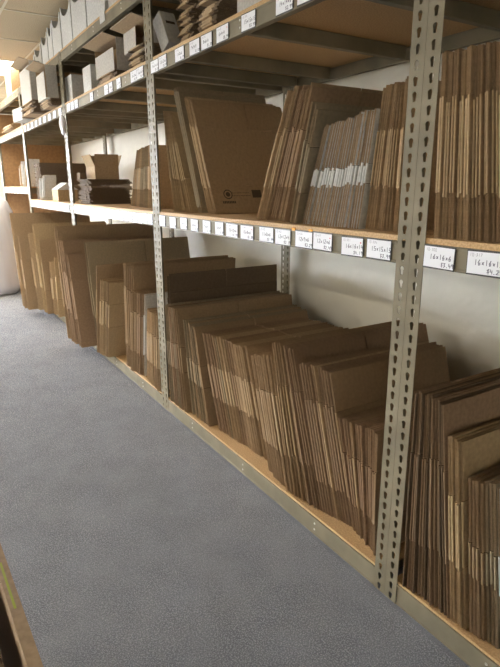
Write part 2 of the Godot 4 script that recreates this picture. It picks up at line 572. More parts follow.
# white shelf bin with a scooped front
func scoop_bin(at: Vector3, w: float, h: float, deep: float, dip: float, label: String) -> void:
	var o := thing("shelf_bin", label, "bin", at, "white bins on the top shelf")
	var t := .005
	var prof := PackedVector2Array([Vector2(-w * .5, 0), Vector2(w * .5, 0), Vector2(w * .5, h), Vector2(w * .5 - .03, h)])
	for k in 9:
		var a := PI * k / 8.0
		prof.append(Vector2(cos(a) * (w * .5 - .035), h - .015 - sin(a) * dip))
	prof.append(Vector2(-w * .5 + .03, h)); prof.append(Vector2(-w * .5, h))
	var st := newst()
	extrude(st, prof, 0, t)
	var f := part("front_panel", fin(st, M.white_board), o)
	f.rotation.y = -PI * .5
	f.position.x = t
	for s in [-1, 1]:
		var sp := PackedVector2Array([Vector2(t, 0), Vector2(deep, 0), Vector2(deep, h), Vector2(t, h)])
		var s2 := newst()
		extrude(s2, sp, -t * .5, t * .5)
		part("side_panel", fin(s2, M.white_board), o).position.z = s * (w * .5 - t * .5)
	boxpart("back_panel", Vector3(deep, 0, -w * .5), Vector3(deep + t, h, w * .5), M.white_board, o)
	boxpart("base_panel", Vector3(t, 0, -w * .5 + t), Vector3(deep, t, w * .5 - t), M.white_board, o)

func troffer(cx: float, cz: float, y: float, lx: float, lz: float, energy: float, label: String) -> void:
	var o := thing("ceiling_light", label, "lamp", Vector3(cx, y, cz), "fluorescent ceiling panels")
	for s in [-1, 1]:
		boxpart("frame", Vector3(s * lx * .5 - (.03 if s > 0 else 0.0), -.012, -lz * .5), Vector3(s * lx * .5 + (.03 if s < 0 else 0.0), .03, lz * .5), M.frame, o)
		boxpart("frame", Vector3(-lx * .5 + .03, -.012, s * lz * .5 - (.03 if s > 0 else 0.0)), Vector3(lx * .5 - .03, .03, s * lz * .5 + (.03 if s < 0 else 0.0)), M.frame, o)
	boxpart("diffuser", Vector3(-lx * .5 + .03, -.006, -lz * .5 + .03), Vector3(lx * .5 - .03, .004, lz * .5 - .03), M.glowlamp, o)
	var l := AreaLight3D.new()
	l.name = "lamp_light"
	l.area_size = Vector2(lx - .08, lz - .08)
	l.light_energy = energy
	l.light_color = Color(1.0, 0.97, 0.915)
	l.area_range = 40.0
	l.shadow_enabled = true
	l.rotation.x = -PI * .5
	l.position.y = -.02
	o.add_child(l)

func _ready() -> void:
	rng.seed = 20240611
	# ------------------------------------------------ camera, sky, exposure
	var cam := Camera3D.new()
	cam.name = "camera"
	add_child(cam)
	cam.position = Vector3(0, 1.75, 0)
	cam.rotation = Vector3(-0.267, -0.5535, -0.0024)
	cam.fov = 63.52
	cam.near = 0.02
	cam.current = true
	var we := WorldEnvironment.new()
	we.name = "environment"
	var env := Environment.new()
	env.background_mode = Environment.BG_SKY
	var sky := Sky.new()
	var sm := ProceduralSkyMaterial.new()
	sm.sky_top_color = Color(0.82, 0.86, 0.92)
	sm.sky_horizon_color = Color(0.95, 0.97, 1.0)
	sm.ground_bottom_color = Color(0.45, 0.45, 0.44)
	sm.ground_horizon_color = Color(0.62, 0.62, 0.60)
	sm.sky_energy_multiplier = 6.0
	sm.ground_energy_multiplier = 5.5
	sky.sky_material = sm
	env.sky = sky
	env.tonemap_mode = Environment.TONE_MAPPER_LINEAR
	env.tonemap_exposure = 1.22
	env.sdfgi_enabled = true
	env.ssao_enabled = true
	env.ssil_enabled = true
	we.environment = env
	add_child(we)
	build_materials()
	build_cards()
	build_post_mesh()

	# ------------------------------------------------ room shell
	var CE := 3.5
	var XL := -8.4
	var XR := 2.83
	var ZF := -14.0
	var ZN := 4.0
	structure("floor", Vector3(XL - .2, -.2, ZF - .2), Vector3(XR + .2, 0, ZN + .2), M.carpet, "blue-grey short pile carpet covering the aisle floor")
	structure("wall_right", Vector3(XR, 0, ZF - .2), Vector3(XR + .2, CE + .4, ZN + .2), M.wall, "off-white painted wall behind the steel shelving")
	structure("wall_left", Vector3(XL - .2, 0, ZF - .2), Vector3(XL, CE + .4, ZN + .2), M.wall, "off-white painted wall on the far side of the room")
	structure("wall_near", Vector3(XL, 0, ZN), Vector3(XR, CE + .4, ZN + .2), M.wall, "off-white painted wall closing the aisle behind the viewer")
	# far wall with a wide window
	var wx0 := -6.5; var wx1 := 0.7; var wy0 := 0.75; var wy1 := 2.9
	var wf := Node3D.new()
	wf.name = "wall_far"
	add_child(wf)
	tag(wf, "off-white wall with a wide window at the end of the aisle", "wall", "", "structure")
	for r in [[XL, 0, wx0, CE + .4], [wx1, 0, XR, CE + .4], [wx0, 0, wx1, wy0], [wx0, wy1, wx1, CE + .4]]:
		boxpart("wall_panel", Vector3(r[0], r[1], ZF - .2), Vector3(r[2], r[3], ZF), M.wall, wf)
	var win := Node3D.new()
	win.name = "window_1"
	add_child(win)
	win.position = Vector3(0, 0, ZF - .1)
	tag(win, "wide white framed window at the end of the room", "window", "", "structure")
	for k in 7:
		var x: float = lerp(wx0, wx1, k / 6.0)
		boxpart("window_frame", Vector3(x - .025, wy0, -.03), Vector3(x + .025, wy1, .03), M.frame, win)
	for yy in [wy0, wy1 - .05]:
		boxpart("window_frame", Vector3(wx0, yy, -.035), Vector3(wx1, yy + .05, .035), M.frame, win)
	# ceiling: slab above, tiles laid in a T-bar grid where it shows
	structure("ceiling", Vector3(XL - .2, CE + .05, ZF - .2), Vector3(XR + .2, CE + .25, ZN + .2), M.tile, "suspended ceiling of cream fissured tiles")
	var ceil_node: Node = get_node("ceiling")
	var tile_st := newst()
	cbx(tile_st, Vector3(-.293, 0, -.598), Vector3(.293, .018, .598), .004)
	var tile_mesh := fin(tile_st, M.tile)
	var cpos: Vector3 = ceil_node.position
	var tz0 := -6.57
	var rest := newst()
	for i in range(-16, 4):
		var tx := 1.10 + .61 * i + .305
		for j in range(-7, 7):
			var tz := tz0 + 1.22 * j - .61
			if tz < ZF + .3 or tz > ZN - .3 or tx > XR - .1 or tx < XL + .2: continue
			if j == -2 and i in [-1, 0]: continue          # lit panels sit here
			if tx > -1.0 and tz < -3.5:
				part("ceiling_tile", tile_mesh, ceil_node, Vector3(tx, CE, tz) - cpos)
			else:
				bx(rest, Vector3(tx - .293, CE, tz - .598) - cpos, Vector3(tx + .293, CE + .018, tz + .598) - cpos)
	tag(part("ceiling_tile_field", fin(rest, M.tile), ceil_node), "", "", "", "stuff")
	for i in range(-15, 4):
		boxpart("ceiling_bar", Vector3(1.10 + .61 * i - .012, CE - .004, ZF) - cpos, Vector3(1.10 + .61 * i + .012, CE - .0005, ZN) - cpos, M.tbar, ceil_node)
	for j in range(-6, 8):
		boxpart("ceiling_bar", Vector3(XL, CE - .0045, tz0 + 1.22 * j - .012) - cpos, Vector3(XR, CE - .001, tz0 + 1.22 * j + .012) - cpos, M.tbar, ceil_node)
	# lamps
	for i in [-1, 0]:
		troffer(1.10 + .61 * i + .305, tz0 - 1.22 * 2 - .61, CE, .586, 1.196, 2.2, "glowing ceiling panel above the far end of the shelving")
	for k in 3:
		troffer(-.12, -12.5 + 2.44 * k, CE - .016, .586, 1.196, 2.7, "glowing ceiling panel over the far end of the aisle")
	for x in [-3.17, -6.22]:
		for k in (4 if x > -4.0 else 6):
			troffer(x, -11.45 + 2.44 * k, CE - .016, .20, 1.196, 6.4, "glowing ceiling panel over the far part of the room")

	# ------------------------------------------------ shelving
	var mid_ab := []
	var zs := [-3.71, -3.526, -3.349, -3.186, -3.015, -2.853, -2.703, -2.539, -2.347, -2.2, -2.03, -1.893, -1.699, -1.546]
	for i in zs.size(): mid_ab.append([zs[i], 18 - i if i < 12 else (3 if i == 12 else 2), 0 if i > 5 else 1])
	var up_ab := []
	var zu := [-3.728, -3.59, -3.325, -3.117, -2.965, -2.781, -2.518, -2.213, -2.05]
	for i in zu.size(): up_ab.append([zu[i], (i * 3 + 4) % 20, 0])
	var mid_bc := []
	for i in 21: mid_bc.append([-6.13 + i * .109, (i * 7) % 20, 1])
	var up_bc := [[-4.0, 3, 0], [-4.13, 6, 0], [-4.47, 9, 1], [-4.671, 11, 1], [-4.79, 12, 1], [-5.217, 15, 1], [-5.75, 7, 0], [-5.9, 5, 0], [-6.05, 2, 0]]
	var mid_cd := []
	for i in 16: mid_cd.append([-8.55 + i * .14, (i * 3) % 20, 0])
	var up_cd := []
	for i in 9: up_cd.append([-8.5 + i * .26, (i * 5) % 20, 0])
	var mid_de := []
	for i in 7: mid_de.append([-10.9 + i * .32, (i * 9) % 20, 0])
	var lv := [.115, 1.5715, 2.597, 3.10]
	shelving_bay(0, lv, "beige steel shelving bay beside the row of tall red-brown flattened cartons", {1: [[-1.255, 0, 0], [-1.074, 1, 0], [-.88, 4, 0]]})
	shelving_bay(1, lv, "beige steel shelving bay holding the big carton printed with a round emblem", {1: mid_ab, 2: up_ab})
	shelving_bay(2, lv, "beige steel shelving bay with the opened empty carton on its middle shelf", {1: mid_bc, 2: up_bc})
	shelving_bay(3, lv, "beige steel shelving bay holding the dark pile and small house-shaped box", {1: mid_cd, 2: up_cd})
	shelving_bay(4, [.115, 1.75, 2.597, 3.10], "beige steel shelving bay closed by the brown pegboard end", {1: mid_de})
	var tagc := boxpart("paper_tag", Vector3(X - .0035, 3.03, -4.83), Vector3(X - .0015, 3.11, -4.70), M.white_board, get_node("shelving_unit_002"))
	tagc.position -= get_node("shelving_unit_002").position
	for c in [[-2.115, 0], [-1.985, 0]]:
		boxpart("marker_dot", Vector3(X - .0005, 1.545, c[0] - .012) - Vector3(X, 0, (ZP[1] + ZP[2]) * .5), Vector3(X + .005, 1.558, c[0] + .012) - Vector3(X, 0, (ZP[1] + ZP[2]) * .5), M.yellow, get_node("shelving_unit_001"))
	# pegboard end panel
	var peg := boxpart("pegboard_panel", Vector3(X + .02, .01, -11.19), Vector3(XR - .02, 3.0, -11.16), M.peg, self)
	tag(peg, "brown pegboard panel closing the far end of the shelving", "panel")
	# wall joint strip
	var jt := structure("trim_1", Vector3(XR - .006, 1.62, -2.235), Vector3(XR - .0005, CE, -2.20), M.frame, "thin white joint strip on the wall behind the shelving")

	# ------------------------------------------------ cartons, bottom shelf
	var k_mix := ["kraft", "kraft_red", "kraft_grey"]
	row({"x": [1.60, 1.60], "zb": [-3.775, -3.75], "zt": [-3.79, -3.765], "h": [.985, .985], "w": 1.0, "cr": [.16, .84], "n": 2, "t": .011, "skins": ["kraft_dark"], "label": "tall dark brown flattened carton standing beside the post, behind shorter cartons", "group": "tall dark cartons by the post"})
	row({"x": [1.552, 1.548], "zb": [-3.72, -3.42], "zt": [-3.74, -3.545], "h": [.77, .775], "w": 1.04, "cr": [.40, .64], "skins": k_mix, "label": "flattened carton in the nearly upright row beside the single slotted post, bottom shelf", "group": "cartons beside the post on the bottom shelf", "pitch": 0.024})
	row({"x": [1.583, 1.585], "zb": [-3.39, -3.12], "zt": [-3.495, -3.305], "h": [.705, .70], "w": 1.0, "cr": [.38, .60], "skins": ["kraft", "kraft_grey"], "label": "flattened carton of the row whose plain brown end face borders a wedge gap", "group": "cartons before the wedge gap", "pitch": 0.022})
	row({"x": [1.615, 1.66], "zb": [-3.035, -2.51], "zt": [-3.262, -2.735], "h": [.69, .70], "w": .86, "cr": [.35, .68], "skins": ["kraft", "kraft_pale", "kraft_grey", "kraft_red"], "label": "flattened carton leaning back in the row set deeper behind the beam, past the wedge gap", "group": "leaning cartons after the wedge gap", "pitch": 0.0235, "hj": .012})
	row({"x": [1.60, 1.566], "zb": [-2.385, -2.13], "zt": [-2.59, -2.335], "h": [.70, .76], "w": .98, "cr": [.27, .71], "skins": ["kraft_red", "kraft"], "label": "flattened carton between the deeper-set row and the tallest leaning row, bottom shelf", "group": "red-brown leaning cartons mid bottom shelf", "pitch": 0.0195})
	row({"x": [1.566, 1.60], "zb": [-2.115, -1.902], "zt": [-2.315, -2.178], "h": [.845, .855], "w": 1.02, "cr": [.27, .72], "skins": ["kraft", "kraft_red"], "label": "flattened carton in the tallest leaning row mid bottom shelf, rising above its neighbours", "group": "tallest leaning cartons mid bottom shelf", "pitch": 0.0175})
	row({"x": [1.60, 1.645], "zb": [-1.885, -1.705], "zt": [-2.115, -1.927], "h": [.785, .785], "w": .86, "cr": [.21, .755], "skins": ["kraft", "kraft_pale", "kraft_red"], "label": "flattened carton in the leaning row ending in a broad olive-brown face by double post", "group": "leaning cartons ending in the olive-brown face", "pitch": 0.0175})
	row({"x": [1.637, 1.594], "zb": [-1.683, -1.50], "zt": [-1.83, -1.53], "h": [.56, .60], "w": .80, "cr": [.26, .68], "skins": ["kraft_red", "kraft"], "label": "short flattened carton fanned open beside the double post on the bottom shelf", "group": "short fanned cartons by the double post", "pitch": 0.0165})
	row({"x": [1.553, 1.57], "zb": [-1.29, -1.075], "zt": [-1.307, -1.194], "h": [.875, .87], "w": 1.05, "cr": [.28, .71], "skins": ["kraft_red", "kraft_dark"], "label": "tall red-brown flattened carton standing just past the double post on the bottom shelf", "group": "tall red-brown cartons past the double post", "pitch": 0.0172, "run": 2})
	row({"x": [1.566, 1.57], "zb": [-1.062, -1.005], "zt": [-1.157, -1.105], "h": [.75, .75], "w": .9, "cr": [.33, .68], "skins": ["kraft_yellow"], "label": "yellowish flattened carton between tall red-brown cartons and short grey-brown ones", "group": "yellowish cartons", "pitch": 0.0145})
	row({"x": [1.58, 1.596], "zb": [-.983, -.885], "zt": [-1.062, -.975], "h": [.62, .63], "w": .85, "cr": [.38, .58], "skins": ["kraft_grey", "kraft"], "label": "short grey-brown flattened carton next to the yellowish cartons", "group": "short grey-brown cartons", "pitch": 0.016})
	row({"x": [1.598, 1.60], "zb": [-.868, -.856], "zt": [-.963, -.951], "h": [.63, .63], "w": .85, "cr": [.36, .60], "n": 2, "t": .009, "called": "flattened_white_carton", "skins": ["white_board"], "label": "white-faced flattened carton among short grey-brown cartons", "group": "white cartons among grey-brown ones"})
	row({"x": [1.60, 1.60], "zb": [-.84, -.78], "zt": [-.93, -.87], "h": [.62, .62], "w": .8, "cr": [.36, .60], "skins": ["kraft_grey", "kraft"], "label": "short grey-brown flattened carton past the white-faced cartons", "group": "short cartons past the white ones"})
	# beyond the single post
	row({"x": [1.577, 1.545], "zb": [-4.30, -3.94], "zt": [-4.205, -3.885], "h": [.65, .65], "w": .9, "cr": [.30, .70], "skins": ["kraft_pale", "kraft", "kraft_grey"], "label": "short flattened carton in the row between white-faced carton and slotted post", "group": "short cartons beyond the post", "pitch": 0.022})
	row({"x": [1.575, 1.575], "zb": [-4.372, -4.36], "zt": [-4.255, -4.24], "h": [.765, .765], "w": .6, "cr": [.26, .75], "n": 2, "t": .009, "called": "flattened_white_carton", "skins": ["white_board"], "label": "white-faced flattened carton between brown rows beyond the post", "group": "white cartons beyond the post"})
	row({"x": [1.54, 1.568], "zb": [-4.575, -4.395], "zt": [-4.45, -4.275], "h": [.765, .765], "w": .95, "cr": [.26, .75], "skins": ["kraft_red", "kraft"], "label": "flattened red-brown carton standing between a taller stack and the white-faced carton", "group": "red-brown cartons beyond the post", "pitch": 0.022})
	row({"x": [1.545, 1.585], "zb": [-4.735, -4.61], "zt": [-4.645, -4.50], "h": [.985, .965], "w": 1.04, "cr": [.23, .78], "skins": ["kraft", "kraft_red"], "label": "tall flattened carton of the small stack rising above red-brown cartons", "group": "tall small stack beyond the post", "pitch": .018})
	row({"x": [1.437, 1.475], "zb": [-5.25, -5.07], "zt": [-5.03, -4.85], "h": [.82, .81], "w": .6, "cr": [.43, .73], "skins": ["kraft_yellow", "kraft"], "label": "flattened carton overhanging the bottom shelf, of the stack with a plain wide end face", "group": "overhanging cartons leaning to the post", "pitch": .022})
	row({"x": [1.437, 1.437], "zb": [-5.31, -5.285], "zt": [-5.10, -5.08], "h": [.93, .93], "w": .7, "cr": [.43, .73], "n": 2, "t": .012, "skins": ["kraft"], "label": "taller flattened carton standing behind the overhanging stack that leans to the post", "group": "taller cartons behind the overhanging stack"})
	row({"x": [1.318, 1.32], "zb": [-6.00, -5.95], "zt": [-6.172, -6.125], "h": [1.22, 1.22], "w": 1.15, "cr": [.3, .7], "n": 3, "t": .014, "skins": ["kraft"], "label": "largest flattened carton, jutting into the aisle, highest of its leaning stack", "group": "largest jutting cartons"})
	row({"x": [1.32, 1.33], "zb": [-5.86, -5.70], "zt": [-6.07, -5.90], "h": [1.085, 1.09], "w": 1.05, "cr": [.32, .68], "n": 7, "t": .018, "skins": ["kraft", "kraft_red"], "label": "flattened carton jutting into the aisle, middle height of its leaning stack", "group": "middle jutting cartons"})
	row({"x": [1.34, 1.347], "zb": [-5.62, -5.53], "zt": [-5.86, -5.79], "h": [.98, .98], "w": .8, "cr": [.3, .7], "n": 4, "t": .018, "skins": ["kraft_red"], "label": "plain-faced flattened carton jutting into the aisle, lowest of its leaning stack", "group": "lowest jutting cartons"})
	row({"x": [1.49, 1.50], "zb": [-5.44, -5.405], "zt": [-5.665, -5.625], "h": [1.10, 1.10], "w": 1.15, "cr": [.3, .7], "n": 3, "t": .013, "split": .55, "skins": ["kraft_grey"], "label": "wide olive-brown flattened carton leaning between the jutting stack and overhanging stack", "group": "wide olive-brown cartons"})
	# third bay, far
	var fr := [["a", 1.19, -8.02, -8.27, 1.29, 1.1, "kraft", 3], ["b", 1.188, -7.87, -8.11, 1.17, 1.0, "kraft", 3], ["c", 1.205, -7.74, -7.93, 1.0, .55, "kraft", 3], ["d", 1.325, -7.64, -7.845, 1.04, .7, "kraft_pale", 2], ["e", 1.365, -7.44, -7.70, 1.18, 1.0, "kraft_yellow", 2], ["f", 1.385, -7.35, -7.44, .98, .8, "kraft", 2], ["g", 1.457, -7.26, -7.27, .70, .7, "kraft_pale", 3], ["h", 1.464, -7.09, -7.03, .78, .5, "kraft_yellow", 3]]
	var fl := ["broad flattened carton at the back of the far jutting stack, highest there", "broad flattened carton second highest in the far jutting stack", "narrow plain flattened carton in front of the far jutting stack", "narrow pale flattened carton beside the far plain carton", "yellow-edged flattened carton rising in the middle of the far stack", "brown flattened carton behind the short far cartons", "short pale flattened carton at the near side of the far stack", "short yellowish flattened carton nearest the large jutting stack"]
	for i in fr.size():
		var q: Array = fr[i]
		row({"x": [q[1], q[1]], "zb": [q[2] - .045, q[2] + .0], "zt": [q[3] - .045, q[3]], "h": [q[4], q[4]], "w": q[5], "cr": [.3, .68], "n": q[7], "t": .018, "skins": [q[6]], "label": fl[i], "group": "far cartons group " + ["one", "two", "three", "four", "five", "six", "seven", "eight"][i]})

	# ------------------------------------------------ cartons, middle shelf
	var Y := 1.572
	row({"called": "small_flattened_carton", "y": Y, "x": [1.626, 1.646], "zb": [-2.575, -2.33], "zt": [-2.29, -2.115], "h": [.68, .66], "w": .62, "cr": [.28, .70], "skins": ["kraft", "kraft_pale", "kraft_red"], "label": "flattened carton in the slanting row beside the big printed carton on the middle shelf", "group": "slanting cartons on the middle shelf", "pitch": 0.0205, "hj": .02})
	row({"called": "small_flattened_carton", "y": Y, "x": [1.58, 1.59], "zb": [-2.19, -2.165], "zt": [-2.04, -2.005], "h": [.555, .53], "w": .55, "cr": [.3, .7], "n": 3, "t": .012, "skins": ["kraft_grey"], "label": "grey-brown flattened carton between slanting brown cartons and the white-banded row", "group": "grey-brown cartons before the white band"})
	row({"y": Y, "x": [1.625, 1.615], "zb": [-2.14, -1.745], "zt": [-1.99, -1.675], "h": [.455, .475], "w": .45, "cr": [.395, .56], "called": "flattened_white_carton", "fill": .93, "skins": ["white_board"], "label": "white-sided flattened carton in the row showing a bright white band on the middle shelf", "group": "white-banded cartons", "pitch": 0.0165, "hj": .02})
	row({"called": "small_flattened_carton", "y": Y, "x": [1.64, 1.631], "zb": [-1.715, -1.535], "zt": [-1.655, -1.53], "h": [.55, .56], "w": .6, "cr": [.31, .695], "skins": ["kraft", "kraft_pale"], "label": "upright flattened carton between the white-banded row and the double post on the middle shelf", "group": "upright cartons by the double post", "pitch": 0.0152})
	row({"called": "small_flattened_carton", "y": Y, "x": [1.66, 1.665], "zb": [-3.75, -3.46], "zt": [-3.87, -3.76], "h": [.71, .73], "w": .7, "cr": [.325, .695], "skins": ["kraft_yellow"], "label": "yellowish flattened carton beside the single post on the middle shelf", "group": "yellowish cartons by the single post", "pitch": .027})
	row({"called": "small_flattened_carton", "y": Y, "x": [1.69, 1.70], "zb": [-3.405, -3.37], "zt": [-3.75, -3.70], "h": [.90, .90], "w": .72, "cr": [.04, .96], "n": 4, "t": .0105, "skins": ["kraft_grey"], "label": "grey smooth-edged flattened carton leaning between yellowish cartons and the printed one", "group": "grey smooth-edged cartons"})
	var mg := row({"called": "small_flattened_carton", "y": Y, "x": [1.72, 1.705], "zb": [-3.335, -3.17], "zt": [-3.655, -3.495], "h": [.83, .795], "w": .735, "cr": [.23, .76], "split": .56, "skins": ["kraft", "kraft_pale"], "label": "large flattened kraft carton of the leaning set that ends in the printed face", "group": "large cartons behind the printed face", "pitch": .018})
	# the last one shows its printed face
	var last: Node3D = mg[mg.size() - 1]
	last.set_meta("label", "large flattened carton with a round emblem and print on its broad face")
	last.remove_meta("group")
	for ch in last.get_children(): (ch as MeshInstance3D).mesh = recoloured((ch as MeshInstance3D).mesh, M.kraft, M.kraft_yellow if false else M.kraft)
	add_print(last)
	row({"called": "small_flattened_carton", "y": Y, "x": [1.79, 1.71], "zb": [-5.03, -4.22], "zt": [-4.80, -4.21], "h": [.53, .49], "w": .5, "cr": [.31, .67], "skins": ["kraft", "kraft_grey", "kraft_pale"], "label": "small upright flattened carton beyond the single post on the middle shelf", "group": "small upright cartons beyond the post", "pitch": .024})
	row({"called": "small_flattened_carton", "y": Y, "x": [1.545, 1.58], "zb": [-1.285, -1.0], "zt": [-1.315, -1.09], "h": [.595, .60], "w": .6, "cr": [.245, .755], "skins": ["kraft_pale", "kraft", "kraft_yellow"], "label": "upright flattened carton past the double post on the middle shelf", "group": "upright cartons past the double post", "pitch": 0.0142, "run": 3})

	# ------------------------------------------------ lying piles and small boxes, middle shelf
	var tp := pile({"x": 1.61, "y": Y, "z": -5.73, "w": .45, "h": .43, "n": 22, "skins": ["kraft_dark", "kraft_dark"], "label": "flat pile of dark brown cartons under the opened carton", "group": "", "xj": .02})
	opened_carton(Vector3(1.83, tp + .001, -5.97))
	closed_box("small_dark_box", "small dark box on the dark pile beside the opened carton", Vector3(1.60, tp + .001, -6.14), Vector3(1.67, tp + .07, -6.02), "kraft_dark")
	pile({"x": 1.64, "y": Y, "z": -8.25, "w": .85, "h": .36, "n": 44, "skins": ["kraft_dark", "kraft_dark"], "label": "tall flat pile of dark brown cartons before the pegboard end", "group": "", "xj": .012})
	house_box(Vector3(1.60, Y, -7.25))
	row({"called": "white_envelope", "y": Y, "x": [1.60, 1.62], "zb": [-8.16, -8.02], "zt": [-8.10, -7.90], "h": [.30, .34], "w": .16, "cr": [.1, .9], "n": 6, "t": .013, "skins": ["white_board"], "label": "white padded mailer leaning before the tall dark pile", "group": "white mailers before the dark pile", "hj": .05, "xj": .015})
	row({"called": "white_envelope", "y": 1.7505, "x": [1.62, 1.66], "zb": [-9.75, -9.35], "zt": [-9.72, -9.25], "h": [.34, .42], "w": .2, "cr": [.1, .9], "n": 9, "t": .015, "skins": ["white_board", "kraft_pale"], "label": "padded mailer standing on the raised far shelf before the pegboard", "group": "mailers on the raised far shelf", "hj": .08, "xj": .02, "run": 2})

	# ------------------------------------------------ upper shelf
	var U := 2.598
	var g := "white open bins on the upper shelf"
	var t1 := pile({"x": 1.61, "y": U, "z": -4.70, "w": .35, "h": .50, "n": 7, "skins": ["kraft", "kraft_dark"], "label": "thin pile of flat cartons under the bin between small boxes and post"})
	open_bin("open_bin_box", "white open bin on a thin pile, between small closed boxes and the post", Vector3(1.62, t1 + .001, -5.26), Vector3(1.75, 2.92, -4.68), .18, .50, "grey_board", g)
	var t2 := pile({"x": 1.61, "y": U, "z": -4.04, "w": .32, "h": .32, "n": 14, "skins": ["kraft_pale", "kraft_dark"], "label": "wavy pile of flat cartons under the bin right beside the single post", "xj": .03})
	open_bin("open_bin_box", "white open bin on a wavy pile right beside the single post", Vector3(1.64, t2 + .001, -4.55), Vector3(1.80, 2.915, -4.06), .15, .26, "grey_board", g)
	closed_box("small_box", "small closed grey-white box beside the thin pile on the upper shelf", Vector3(1.61, U, -5.66), Vector3(1.78, 2.84, -5.40), "white_board", 0.0, "small closed boxes on the upper shelf")
	closed_box("small_box", "small closed grey-white box next to the bay post on the upper shelf", Vector3(1.605, U, -6.42), Vector3(1.80, 2.86, -6.06), "white_board", 0.0, "small closed boxes on the upper shelf")
	var t3 := pile({"x": 1.46, "y": U, "z": -6.42, "w": .45, "h": .55, "n": 6, "skins": ["kraft_pale", "kraft_dark"], "label": "pile of flat cartons under the tan-sided open bin"})
	open_bin("open_bin_box", "tan-sided open bin on a pile just past the bay post", Vector3(1.43, t3 + .001, -6.88), Vector3(1.545, 2.99, -6.40), .27, .40, "grey_board", g)
	var t4 := pile({"x": 1.42, "y": U, "z": -7.12, "w": .45, "h": .75, "n": 12, "skins": ["kraft_pale", "kraft_dark"], "label": "ragged pile of flat cartons under the tall open bin", "xj": .03})
	open_bin("open_bin_box", "tall open bin jutting over the shelf edge on a ragged pile", Vector3(1.42, t4 + .001, -7.78), Vector3(1.54, 3.16, -7.14), .38, .60, "grey_board", g)
	closed_box("white_box", "white box jutting from the upper shelf between the ragged pile and far post", Vector3(1.42, U, -8.45), Vector3(1.75, 2.76, -8.0), "white_board", 0.1)
	pile({"x": 1.61, "y": U, "z": -8.50, "w": .4, "h": .5, "n": 8, "skins": ["kraft_pale", "kraft"], "label": "pale pile of flat cartons at the far post on the upper shelf", "xj": .01})
	pile({"x": 1.52, "y": U, "z": -9.3, "w": .4, "h": .8, "n": 7, "skins": ["kraft_pale", "kraft"], "label": "pile of flat cartons past the far post, above the mailers", "xj": .05})
	# near bay, upper shelf
	tilted_box(Vector3(1.655, U, -3.715))
	pile({"x": 1.70, "y": U, "z": -3.43, "w": .42, "h": .19, "n": 32, "skins": ["kraft_pale", "kraft_dark"], "label": "tall wavy pile of flat cartons next to the tilted white box", "xj": .03})
	pile({"x": 1.68, "y": U, "z": -3.07, "w": .42, "h": .23, "n": 32, "skins": ["kraft_pale", "kraft_dark"], "label": "tall wavy pile of flat cartons between another such pile and the grey box", "xj": .03})
	closed_box("grey_box", "grey-white box standing past the tall wavy piles on the upper shelf", Vector3(1.70, U, -2.88), Vector3(2.0, 2.95, -2.45), "grey_board")
	# top shelf
	var T := 3.101
	var bins := [[-7.70, .33, .20], [-7.30, .36, .24], [-6.92, .30, .29], [-6.64, .20, .32], [-6.34, .36, .34], [-5.93, .38, .36], [-5.48, .46, .37]]
	var bl := ["shortest white scooped bin at the far end of the top shelf row", "white scooped bin second from the far end of the top shelf row", "white scooped bin third from the far end of the top shelf row", "narrow white scooped bin in the middle of the top shelf row", "white scooped bin just past the narrow one on the top shelf", "wide white scooped bin second from the big box on top shelf", "wide white scooped bin beside the big white box on top shelf"]
	for i in bins.size(): scoop_bin(Vector3(X + .01, T, bins[i][0]), bins[i][1], bins[i][2], .3, .09, bl[i])
	closed_box("big_white_box", "big white box beside the scooped bins on the top shelf", Vector3(X + .01, T, -5.22), Vector3(1.9, CE - .02, -4.72), "white_board")
	closed_box("big_grey_box", "greyish box standing past the big white box on the top shelf", Vector3(X + .02, T, -4.66), Vector3(1.9, CE - .03, -4.1), "grey_board")
	closed_box("yellow_box", "yellow-tan box on the top shelf under the glowing ceiling panel", Vector3(X + .01, T, -9.75), Vector3(1.95, 3.42, -9.25), "kraft_yellow")

	# ------------------------------------------------ floor pieces
	wrapped_roll(Vector3(1.03, 0, -10.03))
	crumple(Vector3(X - .05, 2.27, -6.15), .03, .20, .05, "plastic_bag", "small white plastic bag hanging from the bay post under the upper shelf", "bag")
	near_sheets()
	carpet_pile()

func recoloured(mesh: Mesh, _a: Material, m: Material) -> Mesh:
	var c: ArrayMesh = mesh.duplicate()
	c.surface_set_material(0, m)
	return c

# ink marks on the broad face of the printed carton (local +z side)
func add_print(o: Node3D) -> void:
	var t := .0
	for ch in o.get_children(): t = max(t, (ch as MeshInstance3D).mesh.get_aabb().end.z)
	var zf := t + .0003
	var c := Vector2(.122, .135)
	for ring in [[.027, .034], [.0, .017]]:
		var st := newst()
		for k in 20:
			var a0 := TAU * k / 20
			var a1 := TAU * (k + 1) / 20
			quad(st, Vector3(c.x + cos(a0) * ring[0], c.y + sin(a0) * ring[0], zf), Vector3(c.x + cos(a1) * ring[0], c.y + sin(a1) * ring[0], zf),
				Vector3(c.x + cos(a1) * ring[1], c.y + sin(a1) * ring[1], zf), Vector3(c.x + cos(a0) * ring[1], c.y + sin(a0) * ring[1], zf))
		tag(part("printed_emblem", fin(st, M.ink), o), "dark round printed emblem")
	var ln := newst()
	for i in 8:
		bx(ln, Vector3(c.x - .05 + i * .0125, c.y - .065, zf - .0002), Vector3(c.x - .05 + i * .0125 + .0095, c.y - .048, zf))
	for i in 11:
		bx(ln, Vector3(.155 + i * .0125, c.y + .008, zf - .0002), Vector3(.155 + i * .0125 + .007, c.y + .012, zf))
		bx(ln, Vector3(.150 + i * .0135, c.y - .013, zf - .0002), Vector3(.150 + i * .0135 + .009, c.y - .009, zf))
	tag(part("printed_lettering", fin(ln, M.ink), o), "small lines of dark print", "", "", "stuff")
	var st3 := newst()
	bx(st3, Vector3(.312, c.y - .026, zf - .0002), Vector3(.385, c.y + .030, zf))
	tag(part("printed_block", fin(st3, M.ink), o), "dark printed block")

